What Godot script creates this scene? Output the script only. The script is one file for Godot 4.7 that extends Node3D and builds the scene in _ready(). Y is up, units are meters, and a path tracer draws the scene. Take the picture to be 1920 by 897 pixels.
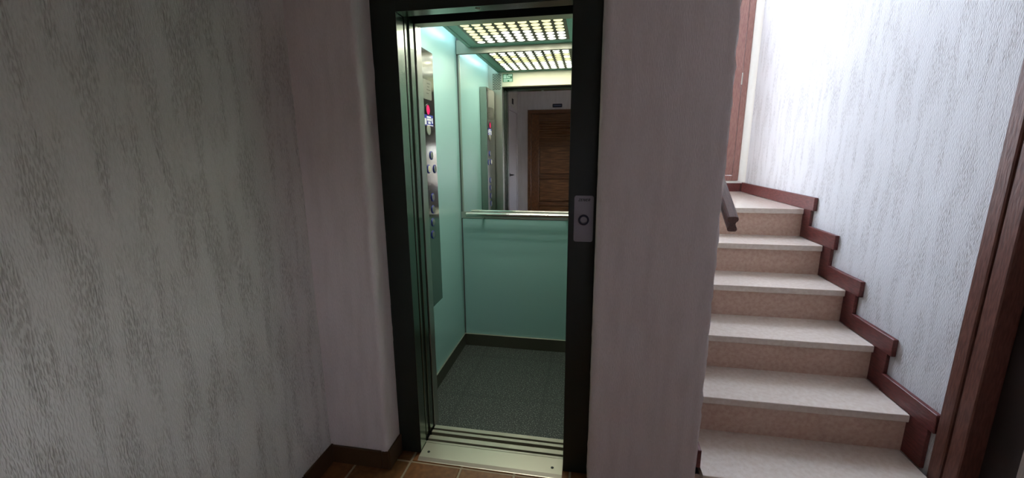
extends Node3D

# ---------------------------------------------------------------- light and camera settings
const SKY_ENERGY := 30.0
const LAMP_ENERGY := 1.15
const COVE_ENERGY := 0.12
const EXPOSURE := 1.0

# ---------------------------------------------------------------- main dimensions (metres; camera stands at x = 0, z = 0)
const XL := -1.187      # face of the left wall
const ZF := -1.575      # face of the plaster round the lift
const ZFR := -1.697     # face of the lift door frame
const XS := 1.39        # face of the stair wall
const ZFAR := -4.15     # far wall of the stair
const ZB := 1.2         # wall behind the camera
const XN := 0.8         # right wall near the camera
const XC := -0.911      # left wall of the lift car
const XCR := 0.024      # right wall of the lift car
const ZCB := -2.89      # mirror plane at the back of the car
const RISER := 0.1823
const NOSE := [-1.561, -1.843, -2.12, -2.403, -2.68, -2.955]

var M := {}
var used := {}
var rng := RandomNumberGenerator.new()

# ================================================================ mesh helpers
func tool() -> SurfaceTool:
	var st := SurfaceTool.new()
	st.begin(Mesh.PRIMITIVE_TRIANGLES)
	return st

func face(st: SurfaceTool, pts: Array, out: Vector3) -> void:
	# a flat convex polygon whose front looks towards out
	var n: Vector3 = (pts[0] - pts[2]).cross(pts[0] - pts[1])
	if n.length() < 1e-12:
		n = out
	var order := pts.duplicate()
	if n.dot(out) < 0.0:
		order.reverse()
		n = -n
	n = n.normalized()
	for i in range(1, order.size() - 1):
		for v in [order[0], order[i], order[i + 1]]:
			st.set_normal(n)
			st.add_vertex(v)

func smooth_tri(st: SurfaceTool, a: Vector3, b: Vector3, c: Vector3, na: Vector3, nb: Vector3, nc: Vector3) -> void:
	var n := (a - c).cross(a - b)
	if n.length() < 1e-14:
		return
	var p := [[a, na], [b, nb], [c, nc]]
	if n.dot(na + nb + nc) < 0.0:
		p.reverse()
	for v in p:
		st.set_normal(v[1])
		st.add_vertex(v[0])

func smooth_quad(st: SurfaceTool, a: Array, b: Array, c: Array, d: Array) -> void:
	smooth_tri(st, a[0], b[0], c[0], a[1], b[1], c[1])
	smooth_tri(st, a[0], c[0], d[0], a[1], c[1], d[1])

func box(st: SurfaceTool, lo: Vector3, hi: Vector3, bevel := 0.0) -> void:
	# a box with chamfered edges
	var c := (lo + hi) * 0.5
	var h := (hi - lo).abs() * 0.5
	var b: float = min(bevel, min(h.x, min(h.y, h.z)) * 0.45)
	var ax := [Vector3.RIGHT, Vector3.UP, Vector3.BACK]
	for i in 3:
		var u: int = (i + 1) % 3
		var w: int = (i + 2) % 3
		for s in [-1.0, 1.0]:
			var o: Vector3 = c + ax[i] * h[i] * s
			var du: Vector3 = ax[u] * (h[u] - b)
			var dw: Vector3 = ax[w] * (h[w] - b)
			face(st, [o + du + dw, o - du + dw, o - du - dw, o + du - dw], ax[i] * s)
	if b <= 0.0:
		return
	for i in 3:
		var u: int = (i + 1) % 3
		var w: int = (i + 2) % 3
		for su in [-1.0, 1.0]:
			for sw in [-1.0, 1.0]:
				var along: Vector3 = ax[i] * (h[i] - b)
				var p: Vector3 = c + ax[u] * su * h[u] + ax[w] * sw * (h[w] - b)
				var q: Vector3 = c + ax[u] * su * (h[u] - b) + ax[w] * sw * h[w]
				face(st, [p + along, p - along, q - along, q + along], ax[u] * su + ax[w] * sw)
	for sx in [-1.0, 1.0]:
		for sy in [-1.0, 1.0]:
			for sz in [-1.0, 1.0]:
				var d := Vector3(sx, sy, sz)
				face(st, [c + d * Vector3(h.x, h.y - b, h.z - b), c + d * Vector3(h.x - b, h.y, h.z - b), c + d * Vector3(h.x - b, h.y - b, h.z)], d)

func tube(st: SurfaceTool, a: Vector3, b: Vector3, r: float, n := 20, caps := true, r2 := -1.0) -> void:
	var rb := r if r2 < 0.0 else r2
	var d := (b - a).normalized()
	var u := d.cross(Vector3.UP if absf(d.y) < 0.9 else Vector3.RIGHT).normalized()
	var w := d.cross(u)
	for i in n:
		var p: Vector3 = u * cos(TAU * i / n) + w * sin(TAU * i / n)
		var q: Vector3 = u * cos(TAU * (i + 1) / n) + w * sin(TAU * (i + 1) / n)
		smooth_quad(st, [a + p * r, p], [a + q * r, q], [b + q * rb, q], [b + p * rb, p])
		if caps:
			face(st, [a, a + p * r, a + q * r], -d)
			face(st, [b, b + p * rb, b + q * rb], d)

func lathe(st: SurfaceTool, at: Vector3, axis: Vector3, profile: Array, n := 24) -> void:
	# profile: [radius, height along the axis]; flat caps follow from radius 0
	var u := axis.cross(Vector3.UP if absf(axis.y) < 0.9 else Vector3.RIGHT).normalized()
	var w := axis.cross(u)
	for k in profile.size() - 1:
		var r0: float = profile[k][0]
		var r1: float = profile[k + 1][0]
		var h0: float = profile[k][1]
		var h1: float = profile[k + 1][1]
		for i in n:
			var p: Vector3 = u * cos(TAU * i / n) + w * sin(TAU * i / n)
			var q: Vector3 = u * cos(TAU * (i + 1) / n) + w * sin(TAU * (i + 1) / n)
			var slope := Vector2(h1 - h0, r0 - r1).normalized()
			var np: Vector3 = (p * slope.x + axis * slope.y).normalized()
			var nq: Vector3 = (q * slope.x + axis * slope.y).normalized()
			smooth_quad(st, [at + axis * h0 + p * r0, np], [at + axis * h0 + q * r0, nq], [at + axis * h1 + q * r1, nq], [at + axis * h1 + p * r1, np])

func prism(st: SurfaceTool, outline: PackedVector2Array, to3: Callable, d0: float, d1: float) -> void:
	# an outline pulled from depth d0 to d1; to3(point, depth) gives the place
	var mid := Vector2.ZERO
	for p in outline:
		mid += p / outline.size()
	var axis: Vector3 = to3.call(mid, d1) - to3.call(mid, d0)
	var tris := Geometry2D.triangulate_polygon(outline)
	for i in range(0, tris.size(), 3):
		for side in [[d0, -axis], [d1, axis]]:
			face(st, [to3.call(outline[tris[i]], side[0]), to3.call(outline[tris[i + 1]], side[0]), to3.call(outline[tris[i + 2]], side[0])], side[1])
	var cw := Geometry2D.is_polygon_clockwise(outline)
	for i in outline.size():
		var p := outline[i]
		var q := outline[(i + 1) % outline.size()]
		var n2 := Vector2(q.y - p.y, p.x - q.x) * (-1.0 if cw else 1.0)
		var out: Vector3 = to3.call(mid + n2, d0) - to3.call(mid, d0)
		face(st, [to3.call(p, d0), to3.call(q, d0), to3.call(q, d1), to3.call(p, d1)], out)

func rounded(x0: float, y0: float, x1: float, y1: float, r: float, k := 5) -> PackedVector2Array:
	var out := PackedVector2Array()
	for c in [[x1 - r, y1 - r, 0.0], [x0 + r, y1 - r, 0.5], [x0 + r, y0 + r, 1.0], [x1 - r, y0 + r, 1.5]]:
		for i in k + 1:
			var a: float = PI * (c[2] + 0.5 * i / k)
			out.append(Vector2(c[0] + cos(a) * r, c[1] + sin(a) * r))
	return out

func facing_z(p: Vector2, d: float) -> Vector3:
	return Vector3(p.x, p.y, d)

func facing_x(p: Vector2, d: float) -> Vector3:
	return Vector3(d, p.y, p.x)

func plaster(st: SurfaceTool, profile: Array, y0: float, y1: float, closed: bool, rough: float, seed_at: int, step := 0.03) -> void:
	# a plastered pier: an outline in x and z carried up with small hand-made unevenness; profile: [Vector2, unevenness 0..1]
	var noise := FastNoiseLite.new()
	noise.seed = seed_at
	noise.frequency = 9.0
	noise.fractal_octaves = 3
	var rows := int(ceil((y1 - y0) / step))
	var n := profile.size()
	var grid := []
	var mid := Vector2.ZERO
	for p in profile:
		mid += p[0] / n
	for j in rows + 1:
		var y := y0 + (y1 - y0) * j / rows
		var line := []
		for i in n:
			var p: Vector2 = profile[i][0]
			var k: float = profile[i][1]
			p += Vector2(noise.get_noise_2d(y, i * 3.1), noise.get_noise_2d(y + 40.0, i * 3.1)) * rough * k
			line.append(Vector3(p.x, y, p.y))
		grid.append(line)
	var normals := []
	for j in rows + 1:
		var line := []
		for i in n:
			var a: Vector3 = grid[j][(i + n - 1) % n if closed else max(i - 1, 0)]
			var b: Vector3 = grid[j][(i + 1) % n if closed else min(i + 1, n - 1)]
			var up: Vector3 = grid[min(j + 1, rows)][i] - grid[max(j - 1, 0)][i]
			line.append((b - a).cross(up).normalized())
		normals.append(line)
	var flip := 1.0
	var test: Vector3 = grid[0][1] - Vector3(mid.x, y0, mid.y)
	if test.dot(normals[0][1]) < 0.0:
		flip = -1.0
	for j in rows:
		for i in (n if closed else n - 1):
			var k: int = (i + 1) % n
			smooth_quad(st, [grid[j][i], normals[j][i] * flip], [grid[j][k], normals[j][k] * flip], [grid[j + 1][k], normals[j + 1][k] * flip], [grid[j + 1][i], normals[j + 1][i] * flip])

# ================================================================ scene helpers
func numbered(called: String) -> String:
	var n: int = used.get(called, 0)
	used[called] = n + 1
	return called if n == 0 else "%s_%03d" % [called, n]

func put(called: String, st, m: Material, parent: Node = null) -> MeshInstance3D:
	var o := MeshInstance3D.new()
	o.mesh = st.commit() if st is SurfaceTool else st
	if m:
		o.material_override = m
	if parent == null:
		o.name = numbered(called)
		add_child(o)
	else:
		o.name = called
		parent.add_child(o, true)
	return o

func layered(parts: Array) -> ArrayMesh:
	var am := ArrayMesh.new()
	for p in parts:
		p[0].commit(am)
		am.surface_set_material(am.get_surface_count() - 1, p[1])
	return am

func thing(called: String, label: String, category: String, group := "") -> Node3D:
	var o := Node3D.new()
	o.name = numbered(called)
	add_child(o)
	return tag(o, label, category, group)

func tag(o: Node3D, label: String, category: String, group := "") -> Node3D:
	o.set_meta("label", label)
	o.set_meta("category", category)
	if group:
		o.set_meta("group", group)
	return o

func setting(called: String, label: String, category: String) -> Node3D:
	var o := Node3D.new()
	o.name = called
	add_child(o)
	o.set_meta("kind", "structure")
	return tag(o, label, category)

func setting_mesh(called: String, st, m: Material, label: String, category: String) -> MeshInstance3D:
	var o := put(called, st, m)
	o.set_meta("kind", "structure")
	tag(o, label, category)
	return o

func bx(called: String, lo: Vector3, hi: Vector3, m: Material, parent: Node, bevel := 0.002) -> MeshInstance3D:
	var st := tool()
	box(st, lo, hi, bevel)
	return put(called, st, m, parent)

# ================================================================ materials
func mat(c: Color, rough: float, metal := 0.0, spec := 0.5) -> StandardMaterial3D:
	var m := StandardMaterial3D.new()
	m.albedo_color = c
	m.roughness = rough
	m.metallic = metal
	m.metallic_specular = spec
	return m

func seamless(freq: float, seed_at: int, octaves := 4, kind := FastNoiseLite.TYPE_SIMPLEX_SMOOTH, size := 1024) -> PackedByteArray:
	var n := FastNoiseLite.new()
	n.noise_type = kind
	n.seed = seed_at
	n.frequency = freq
	n.fractal_octaves = octaves
	var im := n.get_seamless_image(size, size)
	im.convert(Image.FORMAT_L8)
	return im.get_data()

func ramp_texture(data: PackedByteArray, stops: Array, size := 1024) -> ImageTexture:
	# grey values through a table of sRGB colours; stops: [position 0..1, Color]
	var g := Gradient.new()
	var offs := PackedFloat32Array()
	var cols := PackedColorArray()
	for s in stops:
		offs.append(s[0])
		cols.append(s[1])
	g.offsets = offs
	g.colors = cols
	var table := []
	for i in 256:
		var c := g.sample(i / 255.0)
		table.append([int(c.r * 255.0), int(c.g * 255.0), int(c.b * 255.0)])
	var out := PackedByteArray()
	out.resize(size * size * 3)
	for i in size * size:
		var t: Array = table[data[i]]
		out[i * 3] = t[0]
		out[i * 3 + 1] = t[1]
		out[i * 3 + 2] = t[2]
	return ImageTexture.create_from_image(Image.create_from_data(size, size, false, Image.FORMAT_RGB8, out))

func grey_texture(data: PackedByteArray, size := 1024) -> ImageTexture:
	return ImageTexture.create_from_image(Image.create_from_data(size, size, false, Image.FORMAT_L8, data))

func smooth01(a: float, b: float, x: float) -> float:
	var t := clampf((x - a) / (b - a), 0.0, 1.0)
	return t * t * (3.0 - 2.0 * t)

func make_materials() -> void:
	# combed plaster: long vertical grooves in patches, over a fine grit
	var streak := seamless(0.12, 11, 2)
	var gouge := seamless(0.10, 17, 2)
	var gouge_image := Image.create_from_data(1024, 1024, false, Image.FORMAT_L8, gouge)
	gouge_image.resize(1024, 4096, Image.INTERPOLATE_BILINEAR)   # the deeper gouges are four times as long
	gouge = gouge_image.get_data()
	var patch := seamless(0.008, 23, 4)
	var grit := seamless(0.16, 31, 2)
	var h := PackedByteArray()
	h.resize(1024 * 1024)
	var dirt := PackedByteArray()
	dirt.resize(1024 * 1024)
	for i in 1024 * 1024:
		var s: float = 1.0 - smooth01(0.34, 0.6, streak[i] / 255.0)
		var d: float = 1.0 - smooth01(0.24, 0.40, gouge[i] / 255.0)
		var p: float = smooth01(0.3, 0.75, patch[i] / 255.0)
		var f: float = grit[i] / 255.0 - 0.5
		h[i] = int(clampf(0.88 - 0.52 * s * (0.5 + 0.5 * p) - 0.28 * d * p + 0.14 * f, 0.0, 1.0) * 255.0)
		dirt[i] = int(clampf(0.74 - 0.42 * s * (0.4 + 0.6 * p) - 0.24 * d * p + 0.2 * f + 0.2 * (0.5 - patch[i] / 255.0), 0.0, 1.0) * 255.0)
	var stain := PackedByteArray()
	stain.resize(1024 * 1024)
	for i in 1024 * 1024:
		stain[i] = int(clampf(0.62 + 0.5 * (patch[i] / 255.0 - 0.5) + 0.4 * (grit[i] / 255.0 - 0.5), 0.0, 1.0) * 255.0)
	var faint := ramp_texture(stain, [[0.0, Color(0.9, 0.89, 0.88)], [0.4, Color(0.955, 0.95, 0.945)], [0.7, Color(1, 1, 1)], [1.0, Color(1, 1, 1)]])
	var relief := grey_texture(h)
	var tone := ramp_texture(dirt, [[0.0, Color(0.82, 0.81, 0.795)], [0.35, Color(0.915, 0.91, 0.90)], [0.6, Color(0.985, 0.985, 0.98)], [1.0, Color(1, 1, 1)]])
	var wall := func(c: Color, depth: float, print_map: ImageTexture) -> StandardMaterial3D:
		var m := mat(c, 0.85, 0.0, 0.3)
		m.albedo_texture = print_map
		m.heightmap_enabled = true
		m.heightmap_texture = relief
		m.heightmap_scale = depth
		m.uv1_triplanar = true
		m.uv1_world_triplanar = true
		m.uv1_scale = Vector3(1.75, 0.29, 1.75)
		return m
	M.wall_left = wall.call(Color(0.875, 0.865, 0.84), 0.42, tone)
	M.wall_front = wall.call(Color(0.89, 0.85, 0.835), 0.09, faint)
	M.wall_stair = wall.call(Color(0.88, 0.88, 0.88), 0.19, tone)
	M.wall_back = wall.call(Color(0.92, 0.90, 0.91), 0.05, faint)
	M.smooth_plaster = mat(Color(0.93, 0.92, 0.88), 0.85)
	M.ceiling = mat(Color(0.9, 0.89, 0.87), 0.9)
	M.shaft = mat(Color(0.45, 0.44, 0.43), 0.95)

	# terracotta
	var clay := seamless(0.012, 5, 5)
	M.tile = []
	for k in 4:
		var t := mat([Color(1, 1, 1), Color(0.93, 0.9, 0.88), Color(1.0, 0.95, 0.9), Color(0.88, 0.87, 0.86)][k], 0.38)
		t.albedo_texture = M.get("clay_map") if M.has("clay_map") else ramp_texture(clay, [[0.15, Color(0.47, 0.315, 0.18)], [0.5, Color(0.525, 0.36, 0.21)], [0.85, Color(0.58, 0.405, 0.24)]])
		M.clay_map = t.albedo_texture
		t.uv1_triplanar = true
		t.uv1_world_triplanar = true
		t.uv1_scale = Vector3(2, 2, 2)
		t.uv1_offset = Vector3(0.13 * k, 0.31 * k, 0.57 * k)
		M.tile.append(t)
	M.base_tile = mat(Color(0.29, 0.205, 0.12), 0.5)
	M.grout = mat(Color(0.68, 0.62, 0.52), 0.9)

	# cream stone of the stair, with small pits
	var stone := seamless(0.016, 71, 6)
	var pits := seamless(0.08, 73, 2)
	var sd := PackedByteArray()
	sd.resize(1024 * 1024)
	for i in 1024 * 1024:
		sd[i] = int(clampf(0.30 + stone[i] / 255.0 * 0.5 - 0.75 * smooth01(0.86, 0.93, pits[i] / 255.0), 0.0, 1.0) * 255.0)
	var stone_map := ramp_texture(sd, [[0.0, Color(0.55, 0.45, 0.38)], [0.3, Color(0.855, 0.79, 0.72)], [0.55, Color(0.885, 0.83, 0.77)], [0.8, Color(0.915, 0.87, 0.815)]])
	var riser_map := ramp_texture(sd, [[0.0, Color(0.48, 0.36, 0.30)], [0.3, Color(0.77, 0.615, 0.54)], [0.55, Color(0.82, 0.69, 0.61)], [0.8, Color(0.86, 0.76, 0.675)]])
	M.tread = mat(Color.WHITE, 0.16)
	M.tread.albedo_texture = stone_map
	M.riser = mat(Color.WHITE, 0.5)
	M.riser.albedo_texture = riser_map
	for m in [M.tread, M.riser]:
		m.uv1_triplanar = true
		m.uv1_world_triplanar = true
		m.uv1_scale = Vector3(1.9, 1.9, 1.9)

	# painted and varnished wood
	var grain := seamless(0.02, 41, 4)
	var painted := func(dark: Color, light: Color, rough: float, sc: Vector3) -> StandardMaterial3D:
		var m := mat(Color.WHITE, rough)
		m.albedo_texture = ramp_texture(grain, [[0.2, dark], [0.75, light]])
		m.heightmap_enabled = true
		m.heightmap_texture = grey_texture(grain)
		m.heightmap_scale = 0.05
		m.uv1_triplanar = true
		m.uv1_world_triplanar = true
		m.uv1_scale = sc
		return m
	M.maroon = painted.call(Color(0.34, 0.165, 0.155), Color(0.44, 0.225, 0.21), 0.38, Vector3(4, 4, 0.8))
	M.frame_wood = painted.call(Color(0.34, 0.20, 0.165), Color(0.44, 0.28, 0.23), 0.42, Vector3(5, 0.7, 5))
	M.window_wood = painted.call(Color(0.52, 0.36, 0.325), Color(0.61, 0.45, 0.41), 0.45, Vector3(5, 0.7, 5))
	M.rail_wood = painted.call(Color(0.31, 0.20, 0.17), Color(0.41, 0.28, 0.24), 0.32, Vector3(5, 5, 0.8))
	M.pine = painted.call(Color(0.34, 0.21, 0.125), Color(0.48, 0.315, 0.19), 0.42, Vector3(0.12, 2.2, 2))
	M.pine_panel = painted.call(Color(0.38, 0.245, 0.145), Color(0.56, 0.38, 0.235), 0.42, Vector3(0.15, 2.0, 2))
	M.pine_upright = painted.call(Color(0.34, 0.20, 0.11), Color(0.54, 0.35, 0.20), 0.42, Vector3(6, 0.7, 6))
	M.dark_door = mat(Color(0.13, 0.085, 0.075), 0.5)
	M.white_door = mat(Color(0.82, 0.80, 0.81), 0.5)
	M.black = mat(Color(0.02, 0.02, 0.02), 0.4)
	M.galvanised = mat(Color(0.45, 0.46, 0.45), 0.55, 0.5)

	# lift
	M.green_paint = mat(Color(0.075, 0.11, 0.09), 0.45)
	var brushed := seamless(0.05, 91, 3)
	M.steel = mat(Color(0.74, 0.74, 0.70), 0.30, 1.0)
	M.steel.heightmap_enabled = true
	M.steel.heightmap_texture = grey_texture(brushed)
	M.steel.heightmap_scale = 0.004
	M.steel.uv1_triplanar = true
	M.steel.uv1_scale = Vector3(5, 0.4, 5)
	M.polished = mat(Color(0.80, 0.80, 0.77), 0.16, 1.0)
	M.head_metal = mat(Color(0.80, 0.79, 0.70), 0.48, 1.0)
	M.dull_metal = mat(Color(0.62, 0.62, 0.57), 0.42, 1.0)
	M.jamb_metal = mat(Color(0.50, 0.54, 0.49), 0.26, 1.0)
	M.panel_metal = mat(Color(0.62, 0.63, 0.60), 0.13, 1.0)
	M.laminate = mat(Color(0.57, 0.725, 0.70), 0.32)
	M.car_paint = mat(Color(0.42, 0.60, 0.53), 0.4)
	M.mirror = mat(Color(0.93, 0.94, 0.93), 0.0, 1.0)
	M.skirt_metal = mat(Color(0.34, 0.34, 0.29), 0.45, 0.6)
	M.plate_metal = mat(Color(0.83, 0.81, 0.74), 0.36, 0.9)
	var fleck := seamless(0.05, 57, 2)
	var rubber := ramp_texture(fleck, [[0.0, Color(0.17, 0.185, 0.175)], [0.5, Color(0.20, 0.22, 0.205)], [0.62, Color(0.24, 0.265, 0.245)], [0.70, Color(0.42, 0.45, 0.42)], [1.0, Color(0.60, 0.63, 0.59)]])
	M.rubber = mat(Color.WHITE, 0.55)
	M.rubber.albedo_texture = rubber
	M.rubber.uv1_triplanar = true
	M.rubber.uv1_scale = Vector3(2.0, 2.0, 2.0)
	M.blue = mat(Color(0.10, 0.14, 0.55), 0.3)
	M.navy = mat(Color(0.05, 0.06, 0.19), 0.35)
	M.cream = mat(Color(0.85, 0.82, 0.68), 0.4)
	M.paper = mat(Color(0.9, 0.9, 0.9), 0.6)
	M.sticker_blue = mat(Color(0.12, 0.15, 0.56), 0.4)
	M.sticker_green = mat(Color(0.05, 0.42, 0.26), 0.4)
	M.sticker_pale = mat(Color(0.76, 0.9, 0.83), 0.5)
	M.grey_plate = mat(Color(0.55, 0.53, 0.56), 0.45, 0.3)
	M.ink = mat(Color(0.03, 0.03, 0.04), 0.5)
	M.red_display = mat(Color(0.5, 0.03, 0.12), 0.3)
	M.red_display.emission_enabled = true
	M.red_display.emission = Color(1.0, 0.08, 0.42)
	M.red_display.emission_energy_multiplier = 0.9
	M.lamp_plate = mat(Color(0.46, 0.46, 0.40), 0.45, 0.7)
	M.lens_white = mat(Color(0.9, 0.9, 0.9), 0.5)
	M.lens_white.emission_enabled = true
	M.lens_white.emission = Color(1.0, 0.99, 0.94)
	M.lens_white.emission_energy_multiplier = 1.35
	M.lens_warm = mat(Color(0.9, 0.88, 0.75), 0.5)
	M.lens_warm.emission_enabled = true
	M.lens_warm.emission = Color(1.0, 0.955, 0.74)
	M.lens_warm.emission_energy_multiplier = 1.02
	M.cove = mat(Color(0.9, 0.95, 0.98), 0.5)
	M.cove.emission_enabled = true
	M.cove.emission = Color(0.85, 0.96, 1.0)
	M.cove.emission_energy_multiplier = 2.0
	M.glass = StandardMaterial3D.new()
	M.glass.transparency = BaseMaterial3D.TRANSPARENCY_ALPHA
	M.glass.albedo_color = Color(0.95, 0.97, 0.97, 0.06)
	M.glass.roughness = 0.02

# ================================================================ room
func build_walls() -> void:
	# left wall
	setting_mesh("wall_left", box_of(Vector3(XL - 0.15, -0.1, -3.2), Vector3(XL, 2.7, ZB + 0.15)), M.wall_left, "rough combed grey plaster wall on the left", "wall")
	# plaster round the lift: left pilaster with its rounded edge, pier on the right, lintel above
	var wf := setting("wall_front", "smooth plaster wall round the lift door", "wall")
	var prof := [[Vector2(XL - 0.05, ZF - 0.2), 0.0], [Vector2(XL - 0.05, ZF), 0.1], [Vector2(XL, ZF), 0.2], [Vector2(-1.1, ZF - 0.002), 0.3], [Vector2(-1.0, ZF - 0.001), 0.4], [Vector2(-0.935, ZF), 0.4], [Vector2(-0.918, ZF + 0.003), 0.7], [Vector2(-0.905, ZF + 0.006), 1.0],
		[Vector2(-0.894, ZF + 0.001), 1.0], [Vector2(-0.887, ZF - 0.014), 1.0], [Vector2(-0.891, ZF - 0.05), 0.6], [Vector2(-0.89, ZF - 0.09), 0.6], [Vector2(-0.891, ZFR - 0.01), 1.0], [Vector2(-0.893, -1.775), 0.0]]
	var st := tool()
	plaster(st, prof, -0.02, 2.7, true, 0.006, 3)
	put("pilaster", st, M.wall_front, wf)
	prof = [[Vector2(0.036, -1.775), 0.0], [Vector2(0.033, ZFR - 0.01), 0.8], [Vector2(0.032, ZF - 0.05), 0.6], [Vector2(0.034, ZF - 0.015), 0.9], [Vector2(0.04, ZF - 0.004), 0.7], [Vector2(0.06, ZF), 0.5], [Vector2(0.15, ZF), 0.4], [Vector2(0.25, ZF - 0.001), 0.4], [Vector2(0.35, ZF), 0.4],
		[Vector2(0.44, ZF), 0.6], [Vector2(0.458, ZF - 0.003), 1.2], [Vector2(0.467, ZF - 0.01), 1.4], [Vector2(0.47, ZF - 0.022), 1.2], [Vector2(0.468, ZF - 0.06), 0.6], [Vector2(0.466, -1.775), 0.0]]
	st = tool()
	plaster(st, prof, -0.02, 2.7, true, 0.006, 8)
	put("pier", st, M.wall_front, wf)
	bx("lintel", Vector3(-0.9, 2.26, -1.775), Vector3(0.04, 2.7, ZF), M.wall_front, wf)
	# stair shaft and lift shaft
	setting_mesh("wall_stair_left", box_of(Vector3(0.33, -0.1, -3.2), Vector3(0.466, 5.2, -1.776)), M.wall_stair, "white plaster wall between lift and stair", "wall")
	setting_mesh("wall_right", box_of(Vector3(XS, -0.1, ZFAR - 0.15), Vector3(XS + 0.2, 5.2, -1.72)), M.wall_stair, "bright white combed plaster wall beside the stair", "wall")
	setting_mesh("wall_shaft_back", box_of(Vector3(XL, -0.1, -3.2), Vector3(0.33, 5.2, -3.05)), M.wall_stair, "plaster wall between lift shaft and landing", "wall")
	# far wall of the stair with its window opening
	var far := setting("wall_stair_far", "cream plaster wall at the stair landing", "wall")
	bx("wall_below_window", Vector3(-0.75, -0.1, ZFAR - 0.15), Vector3(XS, 1.19, ZFAR), M.smooth_plaster, far, 0.0)
	bx("wall_above_window", Vector3(-0.75, 5.1, ZFAR - 0.15), Vector3(XS, 5.2, ZFAR), M.smooth_plaster, far, 0.0)
	bx("wall_beside_window", Vector3(1.343, 1.19, ZFAR - 0.15), Vector3(XS, 5.1, ZFAR), M.smooth_plaster, far, 0.0)
	bx("wall_beside_window", Vector3(-0.75, 1.19, ZFAR - 0.15), Vector3(-0.35, 5.1, ZFAR), M.smooth_plaster, far, 0.0)
	setting_mesh("wall_landing_left", box_of(Vector3(-0.75, -0.1, ZFAR), Vector3(-0.6, 5.2, -3.2)), M.wall_stair, "plaster wall closing the landing behind the lift", "wall")
	st = tool()   # the rounded plaster corner between far wall and stair wall
	var rows := []
	for i in 9:
		var a := PI / 2 * i / 8
		rows.append([Vector3(XS - 0.045 + 0.045 * cos(a), 0, ZFAR + 0.045 - 0.045 * sin(a)), Vector3(-cos(a), 0, sin(a))])
	for i in 8:
		var lo: Vector3 = Vector3(0, 1.18, 0)
		var hi: Vector3 = Vector3(0, 5.2, 0)
		smooth_quad(st, [rows[i][0] + lo, rows[i][1]], [rows[i + 1][0] + lo, rows[i + 1][1]], [rows[i + 1][0] + hi, rows[i + 1][1]], [rows[i][0] + hi, rows[i][1]])
	put("corner_plaster", st, M.smooth_plaster, far)
	setting_mesh("floor_slab", box_of(Vector3(XL - 0.15, -0.3, ZFAR - 0.15), Vector3(XS + 0.2, -0.12, ZB + 0.15)), M.shaft, "concrete slab under the floor, stair and lift", "floor")
	# wall over the stair opening, ceilings
	setting_mesh("wall_above_stair", box_of(Vector3(0.33, 2.7, -1.72), Vector3(XS + 0.2, 5.2, ZF + 0.02)), M.wall_stair, "plaster wall above the stair opening", "wall")
	setting_mesh("ceiling", box_of(Vector3(XL - 0.15, 2.7, ZF + 0.02), Vector3(XS + 0.2, 2.85, ZB + 0.15)), M.ceiling, "white ceiling over the hall", "ceiling")
	setting_mesh("ceiling_stair", box_of(Vector3(-0.75, 5.2, ZFAR - 0.15), Vector3(XS + 0.2, 5.35, ZF + 0.02)), M.ceiling, "white ceiling over the stair", "ceiling")
	setting_mesh("ceiling_shaft", box_of(Vector3(XL - 0.15, 2.7, -3.2), Vector3(0.33, 2.85, ZF + 0.02)), M.shaft, "dark slab over the lift shaft", "ceiling")
	# hall behind and beside the camera
	var back := setting("wall_back", "plain plaster wall opposite the lift", "wall")
	bx("wall_panel", Vector3(XL - 0.15, -0.1, ZB), Vector3(XN + 0.1, 2.7, ZB + 0.15), M.wall_back, back, 0.0)
	var near := setting("wall_near_right", "plaster wall at the right edge, close to the camera", "wall")
	bx("wall_panel", Vector3(XN, -0.1, -0.83), Vector3(XN + 0.1, 2.7, 0.70), M.wall_front, near, 0.006)
	bx("wall_panel", Vector3(XN, -0.1, 1.15), Vector3(XN + 0.1, 2.7, ZB), M.wall_front, near, 0.0)
	bx("wall_panel", Vector3(XN, -0.1, 0.70), Vector3(XN + 0.1, 0.90, 1.15), M.wall_front, near, 0.0)
	bx("wall_panel", Vector3(XN, 1.60, 0.70), Vector3(XN + 0.1, 2.7, 1.15), M.wall_front, near, 0.0)
	bx("wall_return", Vector3(XN + 0.1, -0.1, -0.83), Vector3(XS + 0.2, 2.7, -0.73), M.wall_front, near, 0.0)
	bx("wall_over_door", Vector3(XS, 2.15, -1.72), Vector3(XS + 0.2, 2.7, -0.83), M.wall_front, near, 0.0)

func box_of(lo: Vector3, hi: Vector3, bevel := 0.0) -> SurfaceTool:
	var st := tool()
	box(st, lo, hi, bevel)
	return st

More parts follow.
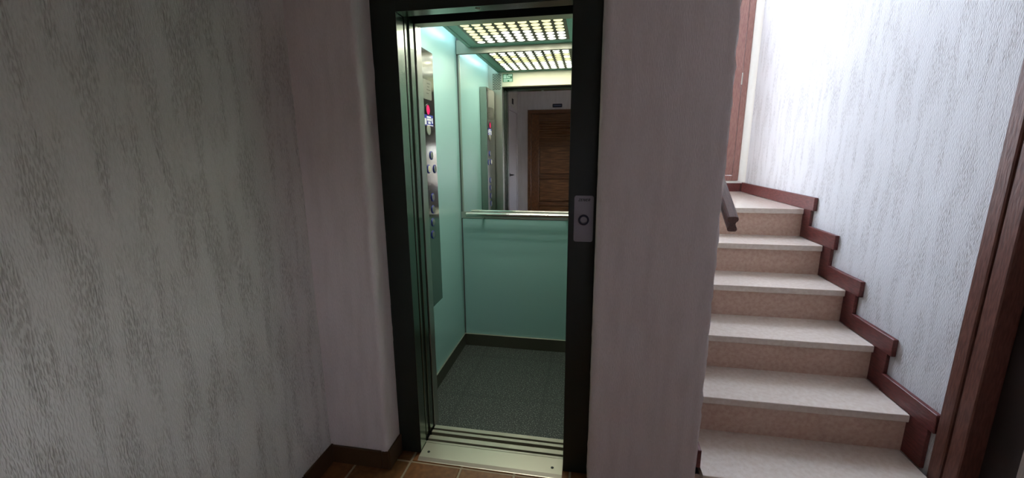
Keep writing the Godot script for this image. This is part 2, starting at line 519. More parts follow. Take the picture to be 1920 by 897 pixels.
func build_floor() -> void:
	var f := setting("floor", "terracotta tile floor with pale grout joints", "floor")
	bx("grout_bed", Vector3(XL - 0.15, -0.119, -1.76), Vector3(XS + 0.2, -0.004, ZB + 0.15), M.grout, f, 0.0)
	var pitch := 0.255
	var half := 0.1225
	for ix in range(-2, 10):
		for iz in range(-1, 12):
			var x0: float = -0.81 + pitch * ix + 0.005
			var x1: float = x0 + 2 * half
			var z0: float = -1.637 + pitch * iz + 0.005
			var z1: float = z0 + 2 * half
			x0 = max(x0, XL)
			z0 = max(z0, -1.755)
			x1 = min(x1, XS)
			z1 = min(z1, ZB)
			if x0 > 0.47 and z0 < -1.52:
				z0 = -1.52 if z1 > -1.5 else z1
			if x0 > XN + 0.1 and z1 > -0.83:
				z1 = -0.83
			if x1 - x0 < 0.02 or z1 - z0 < 0.02:
				continue
			bx("tile", Vector3(x0, -0.012, z0), Vector3(x1, rng.randf_range(-0.0008, 0.0004), z1), M.tile[rng.randi() % 4], f, 0.003)
	# tiled skirting
	var runs := [["baseboard_left", "dark brown tile skirting along the left wall", Vector3(XL, 0, ZB - 0.02), Vector3(0, 0, -1), 2.77, Vector3(1, 0, 0)],
		["baseboard_front", "dark brown tile skirting under the pilaster left of the lift", Vector3(XL + 0.013, 0, ZF), Vector3(1, 0, 0), 0.286, Vector3(0, 0, 1)],
		["baseboard_pier", "dark brown tile skirting under the pier right of the lift", Vector3(0.03, 0, ZF), Vector3(1, 0, 0), 0.425, Vector3(0, 0, 1)]]
	for r in runs:
		var b := setting(r[0], r[1], "skirting")
		var done := 0.0
		while done < r[4] - 0.01:
			var l: float = min(0.253, r[4] - done)
			var a: Vector3 = r[2] + r[3] * done
			var e: Vector3 = r[2] + r[3] * (done + l) + r[5] * 0.012 + Vector3(0, 0.094 + rng.randf_range(-0.002, 0.002), 0)
			bx("tile", Vector3(min(a.x, e.x), 0.001, min(a.z, e.z)), Vector3(max(a.x, e.x), e.y, max(a.z, e.z)), M.base_tile, b, 0.003)
			done += l + 0.002
	var ret := setting("baseboard_reveal", "brown tile skirting turning into the lift reveal", "skirting")
	bx("tile", Vector3(-0.889, 0.001, ZFR + 0.004), Vector3(-0.877, 0.1, ZF + 0.012), M.base_tile, ret, 0.003)

# ================================================================ stair
func build_stair() -> void:
	var s := thing("staircase", "cream stone staircase of six steps climbing beside the white wall", "staircase")
	var x0 := 0.4905
	var x1 := XS - 0.0235
	for n in 6:
		var top: float = RISER * (n + 1) + 0.003
		var z0: float = NOSE[n]
		var z1: float = NOSE[n + 1] - 0.03 if n < 5 else -3.278
		var st := tool()
		var prof := PackedVector2Array([Vector2(z1, top - 0.034), Vector2(z1, top), Vector2(z0 - 0.004, top), Vector2(z0 - 0.001, top - 0.001), Vector2(z0, top - 0.004), Vector2(z0, top - 0.030), Vector2(z0 - 0.002, top - 0.034)])
		prism(st, prof, facing_x, x0, x1)
		put("tread", st, M.tread, s)
		bx("riser", Vector3(0.4675, top - RISER - 0.004 if n > 0 else 0.0, z0 - 0.045), Vector3(XS - 0.0005, top - 0.034, z0 - 0.022), M.riser, s, 0.0)
	bx("landing_slab", Vector3(x0, RISER * 6 - 0.04, ZFAR + 0.002), Vector3(x1, RISER * 6 + 0.002, -3.283), M.tread, s, 0.002)
	setting_mesh("floor_landing", box_of(Vector3(-0.598, RISER * 6 - 0.04, ZFAR + 0.002), Vector3(x0 - 0.002, RISER * 6 + 0.002, -3.202)), M.tread, "cream stone landing floor behind the lift", "floor")
	# stepped wooden skirting on the stair wall, and the same on the lift side
	for side in [[XS - 0.001, -1.0, "stepped maroon wooden skirting up the stair wall", "wall_trim"], [0.468, 1.0, "short end of maroon wooden skirting beside the pier", "lift_trim"]]:
		var t := thing("stair_skirting", side[2], "skirting")
		var xa: float = side[0]
		var xb: float = xa + side[1] * 0.021
		for n in 6:
			var top: float = RISER * (n + 1) + 0.0035
			var zf: float = NOSE[n] + 0.108
			if n == 0:
				zf = -1.60 if side[1] > 0 else -1.725
				if side[1] < 0:
					continue
			if n == 1 and side[1] < 0:
				zf = -1.724
			var zb: float = NOSE[n + 1] + 0.075 if n < 5 else (ZFAR + 0.02 if side[1] < 0 else -3.2)
			var w: float = 0.082
			bx("board", Vector3(min(xa, xb), top, zb), Vector3(max(xa, xb), top + w, zf), M.maroon, t, 0.002)
			if n > 0:
				var low: float = RISER * n + 0.0035
				bx("upright", Vector3(min(xa, xb - side[1] * 0.004), low, NOSE[n] - 0.0215), Vector3(max(xa, xb - side[1] * 0.004), top, zf - 0.032), M.maroon, t, 0.002)
	var e := thing("landing_skirting", "maroon skirting under the window at the landing", "skirting")
	bx("board", Vector3(-0.59, RISER * 6 + 0.003, ZFAR + 0.001), Vector3(XS - 0.023, RISER * 6 + 0.078, ZFAR + 0.018), M.maroon, e, 0.002)
	# handrail
	var hr := thing("handrail", "dark brown moulded wooden handrail on the lift side of the stair", "handrail")
	var pts := PackedVector2Array()
	var half := [[0.0, 0.030], [0.013, 0.0295], [0.0195, 0.026], [0.021, 0.019], [0.019, 0.013], [0.0125, 0.007], [0.0105, 0.0], [0.0125, -0.008], [0.0165, -0.013], [0.018, -0.020], [0.0165, -0.026], [0.012, -0.0285], [0.0, -0.029]]
	for p in half:
		pts.append(Vector2(p[0], p[1]))
	for i in range(half.size() - 2, 0, -1):
		pts.append(Vector2(-half[i][0], half[i][1]))
	var a := Vector3(0.558, 1.187, -1.735)
	var b := a + Vector3(0, 1.35 * 0.64, -1.35)
	var st := tool()
	prism(st, pts, func(p: Vector2, d: float) -> Vector3: return a.lerp(b, d) + Vector3(p.x, p.y, 0), 0.0, 1.0)
	put("rail", st, M.rail_wood, hr)
	for k in [0.25, 0.8]:
		st = tool()
		var q: Vector3 = a.lerp(b, k) + Vector3(0, -0.03, 0)
		tube(st, q, q + Vector3(0, -0.05, 0), 0.007, 10)
		tube(st, q + Vector3(0, -0.05, 0), Vector3(0.468, q.y - 0.05, q.z), 0.007, 10)
		lathe(st, Vector3(0.467, q.y - 0.05, q.z), Vector3.RIGHT, [[0.0, 0.0], [0.025, 0.0], [0.025, 0.005], [0.0, 0.006]], 14)
		put("bracket", st, M.black, hr)

# ================================================================ doors and windows
func build_openings() -> void:
	# stair window
	var w := setting("window_1", "tall pinkish brown wooden window and door frame at the landing", "window")
	var z0 := ZFAR - 0.06
	var z1 := ZFAR - 0.005
	var top := 5.098
	bx("window_frame", Vector3(1.292, 1.192, z0), Vector3(1.342, top, z1), M.window_wood, w, 0.003)
	bx("window_frame", Vector3(-0.348, 1.192, z0), Vector3(-0.30, top, z1), M.window_wood, w, 0.003)
	bx("window_frame", Vector3(-0.30, 1.192, z0), Vector3(1.292, 1.24, z1), M.window_wood, w, 0.003)
	bx("window_frame", Vector3(-0.30, top - 0.048, z0), Vector3(1.292, top, z1), M.window_wood, w, 0.003)
	bx("transom", Vector3(-0.30, 2.75, z0), Vector3(1.292, 2.81, z1), M.window_wood, w, 0.003)
	bx("mullion", Vector3(0.33, 1.24, z0), Vector3(0.38, 2.75, z1 + 0.004), M.window_wood, w, 0.003)
	bx("mullion", Vector3(0.33, 2.81, z0), Vector3(0.38, top - 0.048, z1 + 0.004), M.window_wood, w, 0.003)
	bx("door_leaf", Vector3(0.383, 1.243, z0), Vector3(1.288, 2.747, z1 + 0.004), M.window_wood, w, 0.003)
	bx("pane", Vector3(-0.30, 1.24, z0 + 0.025), Vector3(0.33, 2.75, z0 + 0.029), M.glass, w, 0.0)
	bx("pane", Vector3(-0.30, 2.81, z0 + 0.025), Vector3(0.33, top - 0.048, z0 + 0.029), M.glass, w, 0.0)
	bx("pane", Vector3(0.38, 2.81, z0 + 0.025), Vector3(1.292, top - 0.048, z0 + 0.029), M.glass, w, 0.0)
	bx("hinge", Vector3(1.284, 2.03, z1 - 0.001), Vector3(1.294, 2.13, z1 + 0.006), M.steel, w, 0.002)
	# dark door at the right edge of the picture
	var d := setting("door_1", "near black wooden door in a brown frame at the right edge", "door")
	bx("leaf", Vector3(XS + 0.05, 0.004, -1.60), Vector3(XS + 0.09, 2.06, -0.93), M.dark_door, d, 0.002)
	bx("panel", Vector3(XS + 0.045, 0.25, -1.50), Vector3(XS + 0.05, 0.95, -1.03), M.dark_door, d, 0.004)
	bx("panel", Vector3(XS + 0.045, 1.1, -1.50), Vector3(XS + 0.05, 1.95, -1.03), M.dark_door, d, 0.004)
	bx("door_frame", Vector3(XS - 0.018, 0.0, -1.719), Vector3(XS + 0.1, 2.15, -1.665), M.frame_wood, d, 0.004)
	bx("door_frame", Vector3(XS - 0.012, 0.0, -1.662), Vector3(XS + 0.1, 2.09, -1.602), M.frame_wood, d, 0.004)
	bx("door_frame", Vector3(XS - 0.012, 0.0, -0.927), Vector3(XS + 0.1, 2.15, -0.832), M.frame_wood, d, 0.004)
	bx("door_frame", Vector3(XS - 0.012, 2.09, -1.662), Vector3(XS + 0.1, 2.15, -0.93), M.frame_wood, d, 0.004)
	bx("backing", Vector3(XS + 0.1, 0.0, -1.72), Vector3(XS + 0.2, 2.15, -0.73), M.shaft, d, 0.0)
	# louvred pine door on the wall opposite, seen in the mirror
	d = setting("door_2", "brown pine door with louvres and panels, seen in the mirror", "door")
	var zf := ZB - 0.03
	bx("door_frame", Vector3(-1.01, 0.0, zf - 0.012), Vector3(-0.95, 2.118, ZB), M.pine_upright, d, 0.004)
	bx("door_frame", Vector3(-0.16, 0.0, zf - 0.012), Vector3(-0.10, 2.118, ZB), M.pine_upright, d, 0.004)
	bx("door_frame", Vector3(-0.95, 2.058, zf - 0.012), Vector3(-0.16, 2.118, ZB), M.pine, d, 0.004)
	bx("backing", Vector3(-0.948, 0.004, ZB - 0.008), Vector3(-0.162, 2.056, ZB), M.pine, d, 0.0)
	bx("stile", Vector3(-0.947, 0.005, zf), Vector3(-0.825, 2.055, ZB - 0.009), M.pine_upright, d, 0.003)
	bx("stile", Vector3(-0.285, 0.005, zf), Vector3(-0.163, 2.055, ZB - 0.009), M.pine_upright, d, 0.003)
	for r in [[1.945, 2.055], [1.545, 1.63], [1.02, 1.09], [0.57, 0.63], [0.005, 0.16]]:
		bx("rail", Vector3(-0.825, r[0], zf), Vector3(-0.285, r[1], ZB - 0.009), M.pine, d, 0.003)
	for r in [[1.11, 1.525], [0.65, 1.0], [0.18, 0.55]]:
		bx("panel", Vector3(-0.805, r[0], zf + 0.011), Vector3(-0.305, r[1], ZB - 0.009), M.pine_panel, d, 0.008)
	for k in 8:
		var st := tool()
		box(st, Vector3(-0.27, -0.016, -0.0045), Vector3(0.27, 0.016, 0.0045), 0.002)
		var sl := put("louvre_slat", st, M.pine_panel, d)
		sl.position = Vector3(-0.555, 1.652 + k * 0.039, zf + 0.008)
		sl.rotation.x = deg_to_rad(42)
	var kn := tool()
	lathe(kn, Vector3(-0.22, 1.02, zf), Vector3(0, 0, -1), [[0.0, 0.0], [0.012, 0.0], [0.01, 0.03], [0.024, 0.045], [0.022, 0.06], [0.0, 0.066]], 16)
	put("knob", kn, M.steel, d)
	# white door on the left wall behind the camera, seen in the mirror
	d = setting("door_3", "pale grey flush door with black lever, seen in the mirror", "door")
	bx("leaf", Vector3(XL + 0.001, 0.004, 0.36), Vector3(XL + 0.014, 2.05, 1.03), M.white_door, d, 0.003)
	bx("door_frame", Vector3(XL + 0.001, 0.004, 1.038), Vector3(XL + 0.022, 2.11, 1.10), M.white_door, d, 0.004)
	bx("door_frame", Vector3(XL + 0.001, 0.004, 0.29), Vector3(XL + 0.022, 2.11, 0.352), M.white_door, d, 0.004)
	bx("door_frame", Vector3(XL + 0.001, 2.058, 0.352), Vector3(XL + 0.022, 2.11, 1.038), M.white_door, d, 0.004)
	var lv := tool()
	lathe(lv, Vector3(XL + 0.014, 1.12, 0.43), Vector3.RIGHT, [[0.0, 0.0], [0.024, 0.0], [0.024, 0.006], [0.01, 0.008], [0.01, 0.045], [0.0, 0.047]], 16)
	tube(lv, Vector3(XL + 0.052, 1.12, 0.43), Vector3(XL + 0.052, 1.115, 0.54), 0.009, 12)
	put("lever", lv, M.black, d)
	# unseen window, added behind the camera to brighten the hall walls
	w = setting("window_2", "added unseen window in the right wall behind the camera, brightening the hall", "window")
	for r in [[0.70, 0.74, 0.90, 1.60], [1.11, 1.15, 0.90, 1.60]]:
		bx("window_frame", Vector3(XN + 0.03, r[2], r[0]), Vector3(XN + 0.08, r[3], r[1]), M.window_wood, w, 0.003)
	for r in [[0.90, 0.94], [1.56, 1.60]]:
		bx("window_frame", Vector3(XN + 0.03, r[0], 0.74), Vector3(XN + 0.08, r[1], 1.11), M.window_wood, w, 0.003)
	bx("pane", Vector3(XN + 0.05, 0.935, 0.735), Vector3(XN + 0.054, 1.565, 1.115), M.glass, w, 0.0)
	# plaques in the mirror
	var p := thing("door_plaque", "small dark blue plaque above the pine door, seen in the mirror", "sign")
	var st := tool()
	prism(st, rounded(-0.614, 2.152, -0.46, 2.208, 0.008), facing_z, ZB - 0.006, ZB)
	put("plate", st, M.navy, p)
	bx("lettering", Vector3(-0.597, 2.174, ZB - 0.0075), Vector3(-0.477, 2.188, ZB - 0.0055), mat(Color(0.42, 0.45, 0.58), 0.5), p, 0.0005)
	p = thing("wall_plate", "small dark plate high on the wall over the pale door", "sign")
	bx("plate", Vector3(XL + 0.001, 2.17, 0.70), Vector3(XL + 0.012, 2.25, 0.80), M.ink, p, 0.003)

# ================================================================ lift
func build_lift_entrance() -> void:
	var f := thing("lift_door_frame", "dark green painted steel frame round the open lift door", "door frame")
	bx("jamb", Vector3(-0.89, 0.002, ZFR - 0.002), Vector3(-0.781, 2.25, ZFR), M.green_paint, f, 0.0008)
	bx("jamb", Vector3(-0.079, 0.002, ZFR - 0.07), Vector3(0.032, 2.25, ZFR), M.green_paint, f, 0.002)
	bx("head", Vector3(-0.781, 2.02, ZFR - 0.002), Vector3(-0.079, 2.25, ZFR), M.green_paint, f, 0.0008)
	bx("jamb_lining", Vector3(-0.80, 0.002, ZFR - 0.07), Vector3(-0.7815, 2.02, ZFR - 0.003), M.jamb_metal, f, 0.002)
	bx("head_lining", Vector3(-0.7815, 2.021, ZFR - 0.07), Vector3(-0.079, 2.04, ZFR - 0.003), M.jamb_metal, f, 0.002)
	bx("jamb_casing", Vector3(-0.89, 0.002, ZFR - 0.07), Vector3(-0.801, 2.25, ZFR - 0.003), M.green_paint, f, 0.0)
	bx("head_casing", Vector3(-0.80, 2.041, ZFR - 0.065), Vector3(-0.079, 2.25, ZFR - 0.003), M.green_paint, f, 0.0)
	var st := tool()
	lathe(st, Vector3(-0.45, 2.0205, ZFR - 0.035), Vector3.DOWN, [[0.011, 0.0], [0.011, 0.002], [0.006, 0.004], [0.0, 0.004]], 16)
	put("screw", st, M.steel, f)
	# sliding landing door, pushed back into its pocket
	var d := thing("landing_door", "steel sliding lift door drawn back behind the left jamb", "door")
	bx("panel", Vector3(-1.16, 0.03, -1.812), Vector3(-0.787, 2.06, -1.790), M.jamb_metal, d, 0.002)
	bx("panel", Vector3(-1.16, 0.03, -1.838), Vector3(-0.803, 2.06, -1.817), M.galvanised, d, 0.002)
	bx("hanger_rail", Vector3(-1.16, 2.28, -1.838), Vector3(0.02, 2.34, -1.79), M.galvanised, d, 0.002)
	# sill: threshold plate, guide rails of landing and car
	var p := thing("threshold_plate", "worn aluminium threshold plate with two screws before the lift", "threshold")
	st = tool()
	var prof := PackedVector2Array([Vector2(-1.762, 0.001), Vector2(-1.762, 0.012), Vector2(-1.664, 0.010), Vector2(-1.648, 0.002), Vector2(-1.645, 0.001)])
	prism(st, prof, facing_x, -0.779, -0.081)
	put("plate", st, M.plate_metal, p)
	for q in [Vector3(-0.742, 0.0103, -1.70), Vector3(-0.128, 0.0103, -1.70)]:
		st = tool()
		lathe(st, q, Vector3.UP, [[0.007, 0.0], [0.007, 0.0015], [0.005, 0.002], [0.0, 0.0012]], 14)
		put("screw", st, M.black, p)
	var s := thing("landing_sill", "grooved aluminium door track in front of the lift car", "door track")
	bx("base", Vector3(-0.90, -0.115, -1.826), Vector3(0.03, -0.075, -1.764), M.galvanised, s, 0.0)
	bx("track_rail", Vector3(-0.782, -0.075, -1.779), Vector3(-0.079, 0.011, -1.765), M.plate_metal, s, 0.001)
	bx("track_rail", Vector3(-0.782, -0.075, -1.823), Vector3(-0.079, 0.011, -1.793), M.plate_metal, s, 0.001)
	# call button
	var c := thing("call_button", "grey lift call plate with dark ringed button on the right jamb", "call button")
	st = tool()
	prism(st, rounded(-0.0555, 1.108, 0.0215, 1.296, 0.009), facing_z, ZFR + 0.0005, ZFR + 0.008)
	put("plate", st, M.grey_plate, c)
	var at := Vector3(-0.0165, 1.199, ZFR + 0.008)
	st = tool()
	lathe(st, at, Vector3.BACK, [[0.0215, 0.0], [0.0215, 0.004], [0.019, 0.006], [0.014, 0.006], [0.014, 0.002]], 28)
	put("ring", st, M.navy, c)
	st = tool()
	lathe(st, at, Vector3.BACK, [[0.0135, 0.0], [0.0135, 0.004], [0.012, 0.005], [0.0, 0.0045]], 28)
	put("push_button", st, M.grey_plate, c)
	var tm := TextMesh.new()
	var font := SystemFont.new()
	font.font_names = PackedStringArray(["Droid Sans"])
	font.font_weight = 700
	tm.font = font
	tm.text = "ZENER"
	tm.font_size = 32
	tm.pixel_size = 0.0148 / 32.0
	tm.depth = 0.0006
	var lg := put("lettering", tm, M.ink, c)
	lg.transform = Transform3D(Basis(Vector3(1.02, 0, 0), Vector3(0.30, 1, 0), Vector3(0, 0, 1)), Vector3(-0.0155, 1.2795, ZFR + 0.0082))

func build_car() -> void:
	var c := thing("lift_car", "lit lift car with pale aqua walls, mirror and dark speckled floor", "lift")
	# shell
	bx("floor_covering", Vector3(XC, -0.06, ZCB - 0.01), Vector3(XCR, 0.0, -1.905), M.rubber, c, 0.0)
	bx("wall_panel", Vector3(XC - 0.02, 0.0, ZCB - 0.03), Vector3(XC, 2.30, -1.91), M.laminate, c, 0.0)
	bx("wall_panel", Vector3(XCR, 0.0, ZCB - 0.03), Vector3(XCR + 0.02, 2.30, -1.91), M.laminate, c, 0.0)
	bx("back_shell", Vector3(XC, 0.0, ZCB - 0.03), Vector3(XCR, 2.30, ZCB - 0.012), M.galvanised, c, 0.0)
	bx("back_panel", Vector3(XC + 0.012, 0.096, ZCB - 0.012), Vector3(XCR - 0.01, 0.994, ZCB), M.laminate, c, 0.001)
	bx("mirror", Vector3(XC + 0.025, 1.044, ZCB - 0.008), Vector3(XCR - 0.01, 2.11, ZCB), M.mirror, c, 0.0)
	bx("mirror_trim", Vector3(XC + 0.013, 1.044, ZCB - 0.010), Vector3(XC + 0.025, 2.11, ZCB + 0.002), M.steel, c, 0.001)
	bx("rail_band", Vector3(XC + 0.004, 0.996, ZCB - 0.010), Vector3(XCR - 0.01, 1.042, ZCB + 0.003), M.steel, c, 0.001)
	bx("top_band", Vector3(XC + 0.004, 2.112, ZCB - 0.010), Vector3(XCR - 0.01, 2.20, ZCB + 0.008), M.dull_metal, c, 0.002)
	bx("roof", Vector3(XC - 0.02, 2.30, ZCB - 0.03), Vector3(XCR + 0.02, 2.33, -1.90), M.car_paint, c, 0.0)
	# skirting with its pale top bead
	bx("skirting", Vector3(XC + 0.001, 0.001, ZCB + 0.002), Vector3(XCR - 0.002, 0.093, ZCB + 0.010), M.skirt_metal, c, 0.001)
	bx("skirting", Vector3(XC + 0.001, 0.001, ZCB + 0.010), Vector3(XC + 0.009, 0.093, -1.968), M.skirt_metal, c, 0.001)
	bx("skirting", Vector3(XCR - 0.009, 0.001, ZCB + 0.010), Vector3(XCR - 0.001, 0.093, -1.968), M.skirt_metal, c, 0.001)
	bx("bead", Vector3(XC + 0.001, 0.0935, ZCB + 0.001), Vector3(XCR - 0.002, 0.0965, ZCB + 0.011), M.plate_metal, c, 0.0005)
	bx("bead", Vector3(XC + 0.001, 0.0935, ZCB + 0.012), Vector3(XC + 0.010, 0.0965, -1.968), M.plate_metal, c, 0.0005)
	# car sill and entrance columns
	bx("sill_base", Vector3(XC + 0.01, -0.115, -1.905), Vector3(XCR, -0.075, -1.845), M.galvanised, c, 0.0)
	bx("sill_rail", Vector3(-0.783, -0.075, -1.865), Vector3(-0.079, 0.011, -1.845), M.plate_metal, c, 0.001)
	bx("sill_rail", Vector3(-0.783, -0.075, -1.905), Vector3(-0.079, 0.011, -1.879), M.plate_metal, c, 0.001)
	bx("car_door", Vector3(-1.10, 0.02, -1.885), Vector3(-0.788, 2.06, -1.842), M.jamb_metal, c, 0.002)
	bx("entrance_column", Vector3(XC - 0.02, 0.001, -1.966), Vector3(-0.786, 2.30, -1.903), M.steel, c, 0.002)
	bx("entrance_column", Vector3(-0.060, 0.001, -1.966), Vector3(XCR + 0.02, 2.30, -1.903), M.steel, c, 0.002)
	bx("entrance_head", Vector3(-0.786, 2.031, -1.966), Vector3(-0.060, 2.30, -1.903), M.head_metal, c, 0.002)
	bx("door_gear_rail", Vector3(-1.10, 2.28, -1.90), Vector3(XCR, 2.34, -1.842), M.galvanised, c, 0.002)
	bx("head_shade_plate", Vector3(-0.90, 2.031, -1.9025), Vector3(XCR, 2.28, -1.900), M.green_paint, c, 0.0005)  # added plate, its dark paint stands in for shade in the gap
	# vent on the left column, black bars painted for its shaded openings, exit sticker on the head
	var v := bx("vent_plate", Vector3(-0.872, 2.005, -1.968), Vector3(-0.796, 2.145, -1.9665), M.dull_metal, c, 0.0003)
	for r in 13:
		for q in 3:
			var x: float = -0.868 + q * 0.0235 + (0.012 if r % 2 else 0.0)
			bx("slot_shade", Vector3(x, 2.009 + r * 0.0103, -1.9686), Vector3(x + 0.016, 2.0135 + r * 0.0103, -1.9676), M.black, v, 0.0)
	var g := tool()
	box(g, Vector3(-0.778, 2.07, -1.9672), Vector3(-0.688, 2.138, -1.9662))
	var w := tool()
	for r in [[-0.772, 2.1, -0.745, 2.133], [-0.728, 2.118, -0.694, 2.133], [-0.772, 2.088, -0.694, 2.096], [-0.772, 2.075, -0.735, 2.083], [-0.72, 2.075, -0.694, 2.083], [-0.741, 2.102, -0.731, 2.128], [-0.731, 2.103, -0.712, 2.112]]:
		box(w, Vector3(r[0], r[1], -1.9675), Vector3(r[2], r[3], -1.9671))
	put("exit_sticker", layered([[g, M.sticker_green], [w, M.sticker_pale]]), null, c)
	# handrail
	var hr := tool()
	tube(hr, Vector3(-0.850, 1.034, -2.822), Vector3(-0.03, 1.034, -2.822), 0.0165, 24)
	var rail := put("handrail", hr, M.polished, c)
	for x in [-0.735, -0.145]:
		var b := tool()
		tube(b, Vector3(x, 1.02, -2.822), Vector3(x, 1.005, ZCB + 0.003), 0.009, 12)
		put("bracket", b, M.steel, rail)
	# ceiling with its grid of lamp lenses
	var px0 := -0.826
	var px1 := -0.061
	var pz0 := ZCB + 0.012
	var pz1 := -1.975
	var cp := bx("ceiling_panel", Vector3(px0 + 0.03, 2.152, pz0 + 0.02), Vector3(px1 - 0.03, 2.17, pz1 - 0.02), M.car_paint, c, 0.001)
	bx("edge_profile", Vector3(px0, 2.15, pz0), Vector3(px0 + 0.027, 2.185, pz1), M.car_paint, cp, 0.003)
	bx("edge_profile", Vector3(px1 - 0.027, 2.15, pz0), Vector3(px1, 2.185, pz1), M.car_paint, cp, 0.003)
	bx("edge_profile", Vector3(px0 + 0.03, 2.15, pz0), Vector3(px1 - 0.03, 2.185, pz0 + 0.018), M.car_paint, cp, 0.002)
	bx("edge_profile", Vector3(px0 + 0.03, 2.15, pz1 - 0.018), Vector3(px1 - 0.03, 2.185, pz1), M.car_paint, cp, 0.002)
	bx("lamp_plate", Vector3(-0.742, 2.1495, -2.80), Vector3(-0.145, 2.153, -2.042), M.lamp_plate, cp, 0.001)
	var disc := tool()
	lathe(disc, Vector3.ZERO, Vector3.DOWN, [[0.0248, 0.0], [0.0248, 0.001], [0.0235, 0.0018], [0.0, 0.0022]], 20)
	var disc_mesh := disc.commit()
	for i in 9:
		for k in 12:
			var warm: bool = k in [3, 4, 5, 6] and not (k == 3 and i in [3, 4, 5]) or k < 3 and i == 0 and k > 0
			var l := put("lamp_lens", disc_mesh, M.lens_warm if warm else M.lens_white, cp)
			l.position = Vector3(-0.699 + 0.0639 * i, 2.1495, -2.757 + 0.061 * k)
	# the light of the lenses: one small lamp before every second lens or so
	for i in [0, 2, 4, 6, 8]:
		for k in [1, 4, 7, 10]:
			var lamp := AreaLight3D.new()
			lamp.name = "lens_light"
			lamp.area_size = Vector2(0.034, 0.034)
			lamp.light_energy = LAMP_ENERGY / 20.0
			lamp.light_color = Color(1.0, 0.985, 0.93)
			lamp.shadow_enabled = true
			lamp.area_range = 8.0
			cp.add_child(lamp, true)
			lamp.transform = Transform3D(Basis(Vector3.RIGHT, -PI / 2), Vector3(-0.699 + 0.0639 * i, 2.1462, -2.757 + 0.061 * k))
	# light strip above the edge of the ceiling panel
	var cs := bx("cove_lamp", Vector3(px0 + 0.002, 2.20, pz0 + 0.02), Vector3(px0 + 0.022, 2.215, pz1 - 0.02), M.cove, cp, 0.003)
	var cove := AreaLight3D.new()
	cove.name = "cove_lamp_light"
	cove.area_size = Vector2(0.85, 0.02)
	cove.light_energy = COVE_ENERGY
	cove.light_color = Color(0.86, 0.96, 1.0)
	cove.shadow_enabled = true
	cove.area_range = 5.0
	cs.add_child(cove)
	cove.transform = Transform3D(Basis(Vector3.UP, PI / 2), Vector3(px0 - 0.002, 2.207, -2.43))
	# control panel
	var xp := -0.852
	var st := tool()
	box(st, Vector3(XC + 0.001, 0.60, -2.285), Vector3(xp, 1.992, -1.99), 0.003)
	var cop := put("control_panel", st, M.panel_metal, c)
	st = tool()
	prism(st, rounded(-2.242, 1.742, -2.04, 1.84, 0.012), facing_x, xp, xp + 0.0015)
	put("rating_plate", st, M.dull_metal, cop)
	st = tool()
	for r in [[-2.22, 1.822, 0.04], [-2.21, 1.806, 0.025], [-2.225, 1.79, 0.05], [-2.2, 1.772, 0.03]]:
		box(st, Vector3(xp + 0.0014, r[1], r[0]), Vector3(xp + 0.002, r[1] + 0.003, r[0] + r[2]))
	put("engraving", st, M.skirt_metal, cop)
	st = tool()
	lathe(st, Vector3(xp, 1.69, -2.18), Vector3.RIGHT, [[0.03, 0.0], [0.03, 0.003], [0.026, 0.0035]], 28)
	put("display_ring", st, M.black, cop)
	st = tool()
	lathe(st, Vector3(xp, 1.69, -2.18), Vector3.RIGHT, [[0.024, 0.0], [0.024, 0.002], [0.0, 0.0025]], 28)
	put("red_display", st, M.red_display, cop)
	var bl := tool()
	box(bl, Vector3(xp, 1.607, -2.249), Vector3(xp + 0.001, 1.664, -2.123))
	var wh := tool()
	for r in [[-2.152, 1.613, -2.128, 1.645], [-2.218, 1.648, -2.158, 1.657], [-2.222, 1.634, -2.16, 1.645], [-2.21, 1.618, -2.175, 1.63], [-2.244, 1.622, -2.228, 1.65], [-2.245, 1.609, -2.158, 1.613]]:
		box(wh, Vector3(xp + 0.0008, r[1], r[0]), Vector3(xp + 0.0014, r[3], r[2]))
	put("service_sticker", layered([[bl, M.sticker_blue], [wh, M.paper]]), null, cop)
	st = tool()
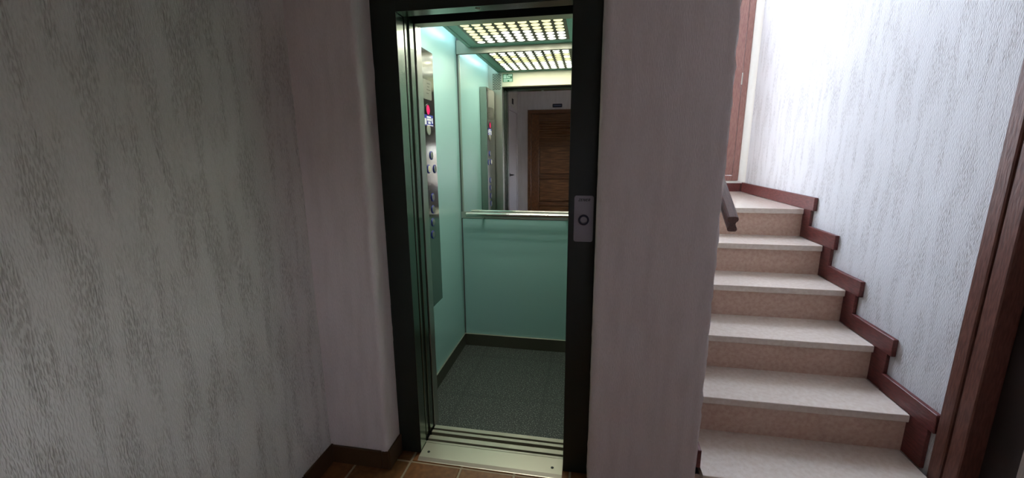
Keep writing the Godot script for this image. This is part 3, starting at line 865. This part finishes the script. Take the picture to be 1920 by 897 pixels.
	lathe(st, Vector3(xp, 1.586, -2.18), Vector3.RIGHT, [[0.026, 0.0], [0.026, 0.002], [0.024, 0.003], [0.0, 0.0035]], 28)
	put("lock_cover", st, M.plate_metal, cop)
	for q in [[1.452, -2.2, 0], [1.381, -2.155, 1], [1.378, -2.243, 0], [1.224, -2.194, 0], [1.157, -2.19, 0], [1.086, -2.181, 0], [1.017, -2.172, 0]]:
		st = tool()
		lathe(st, Vector3(xp, q[0], q[1]), Vector3.RIGHT, [[0.0235, 0.0], [0.0235, 0.0025], [0.0225, 0.0035], [0.018, 0.0035]], 24)
		var inner := tool()
		lathe(inner, Vector3(xp, q[0], q[1]), Vector3.RIGHT, [[0.0185, 0.0], [0.0185, 0.0045], [0.017, 0.0055], [0.0, 0.006]], 24)
		put("floor_button", layered([[st, M.blue], [inner, M.cream if q[2] else M.dull_metal]]), null, cop)

# ================================================================ start
func _ready() -> void:
	rng.seed = 7
	var cam := Camera3D.new()
	cam.name = "camera"
	add_child(cam)
	cam.position = Vector3(0, 1.474, 0)
	cam.rotation = Vector3(deg_to_rad(-11.965), deg_to_rad(10.466), deg_to_rad(-0.364))
	cam.fov = 59.79
	cam.near = 0.05
	cam.far = 100.0
	cam.current = true
	var sky_mat := ProceduralSkyMaterial.new()
	sky_mat.sky_top_color = Color(0.78, 0.83, 0.92)
	sky_mat.sky_horizon_color = Color(0.92, 0.93, 0.96)
	sky_mat.ground_horizon_color = Color(0.62, 0.61, 0.60)
	sky_mat.ground_bottom_color = Color(0.42, 0.41, 0.40)
	var sky := Sky.new()
	sky.sky_material = sky_mat
	var env := Environment.new()
	env.background_mode = Environment.BG_SKY
	env.sky = sky
	env.background_energy_multiplier = SKY_ENERGY
	env.tonemap_mode = Environment.TONE_MAPPER_LINEAR
	env.tonemap_exposure = EXPOSURE
	env.sdfgi_enabled = true
	env.ssao_enabled = true
	env.ssil_enabled = true
	var we := WorldEnvironment.new()
	we.name = "world"
	we.environment = env
	add_child(we)
	make_materials()
	build_walls()
	build_floor()
	build_stair()
	build_lift_entrance()
	build_car()
	build_openings()
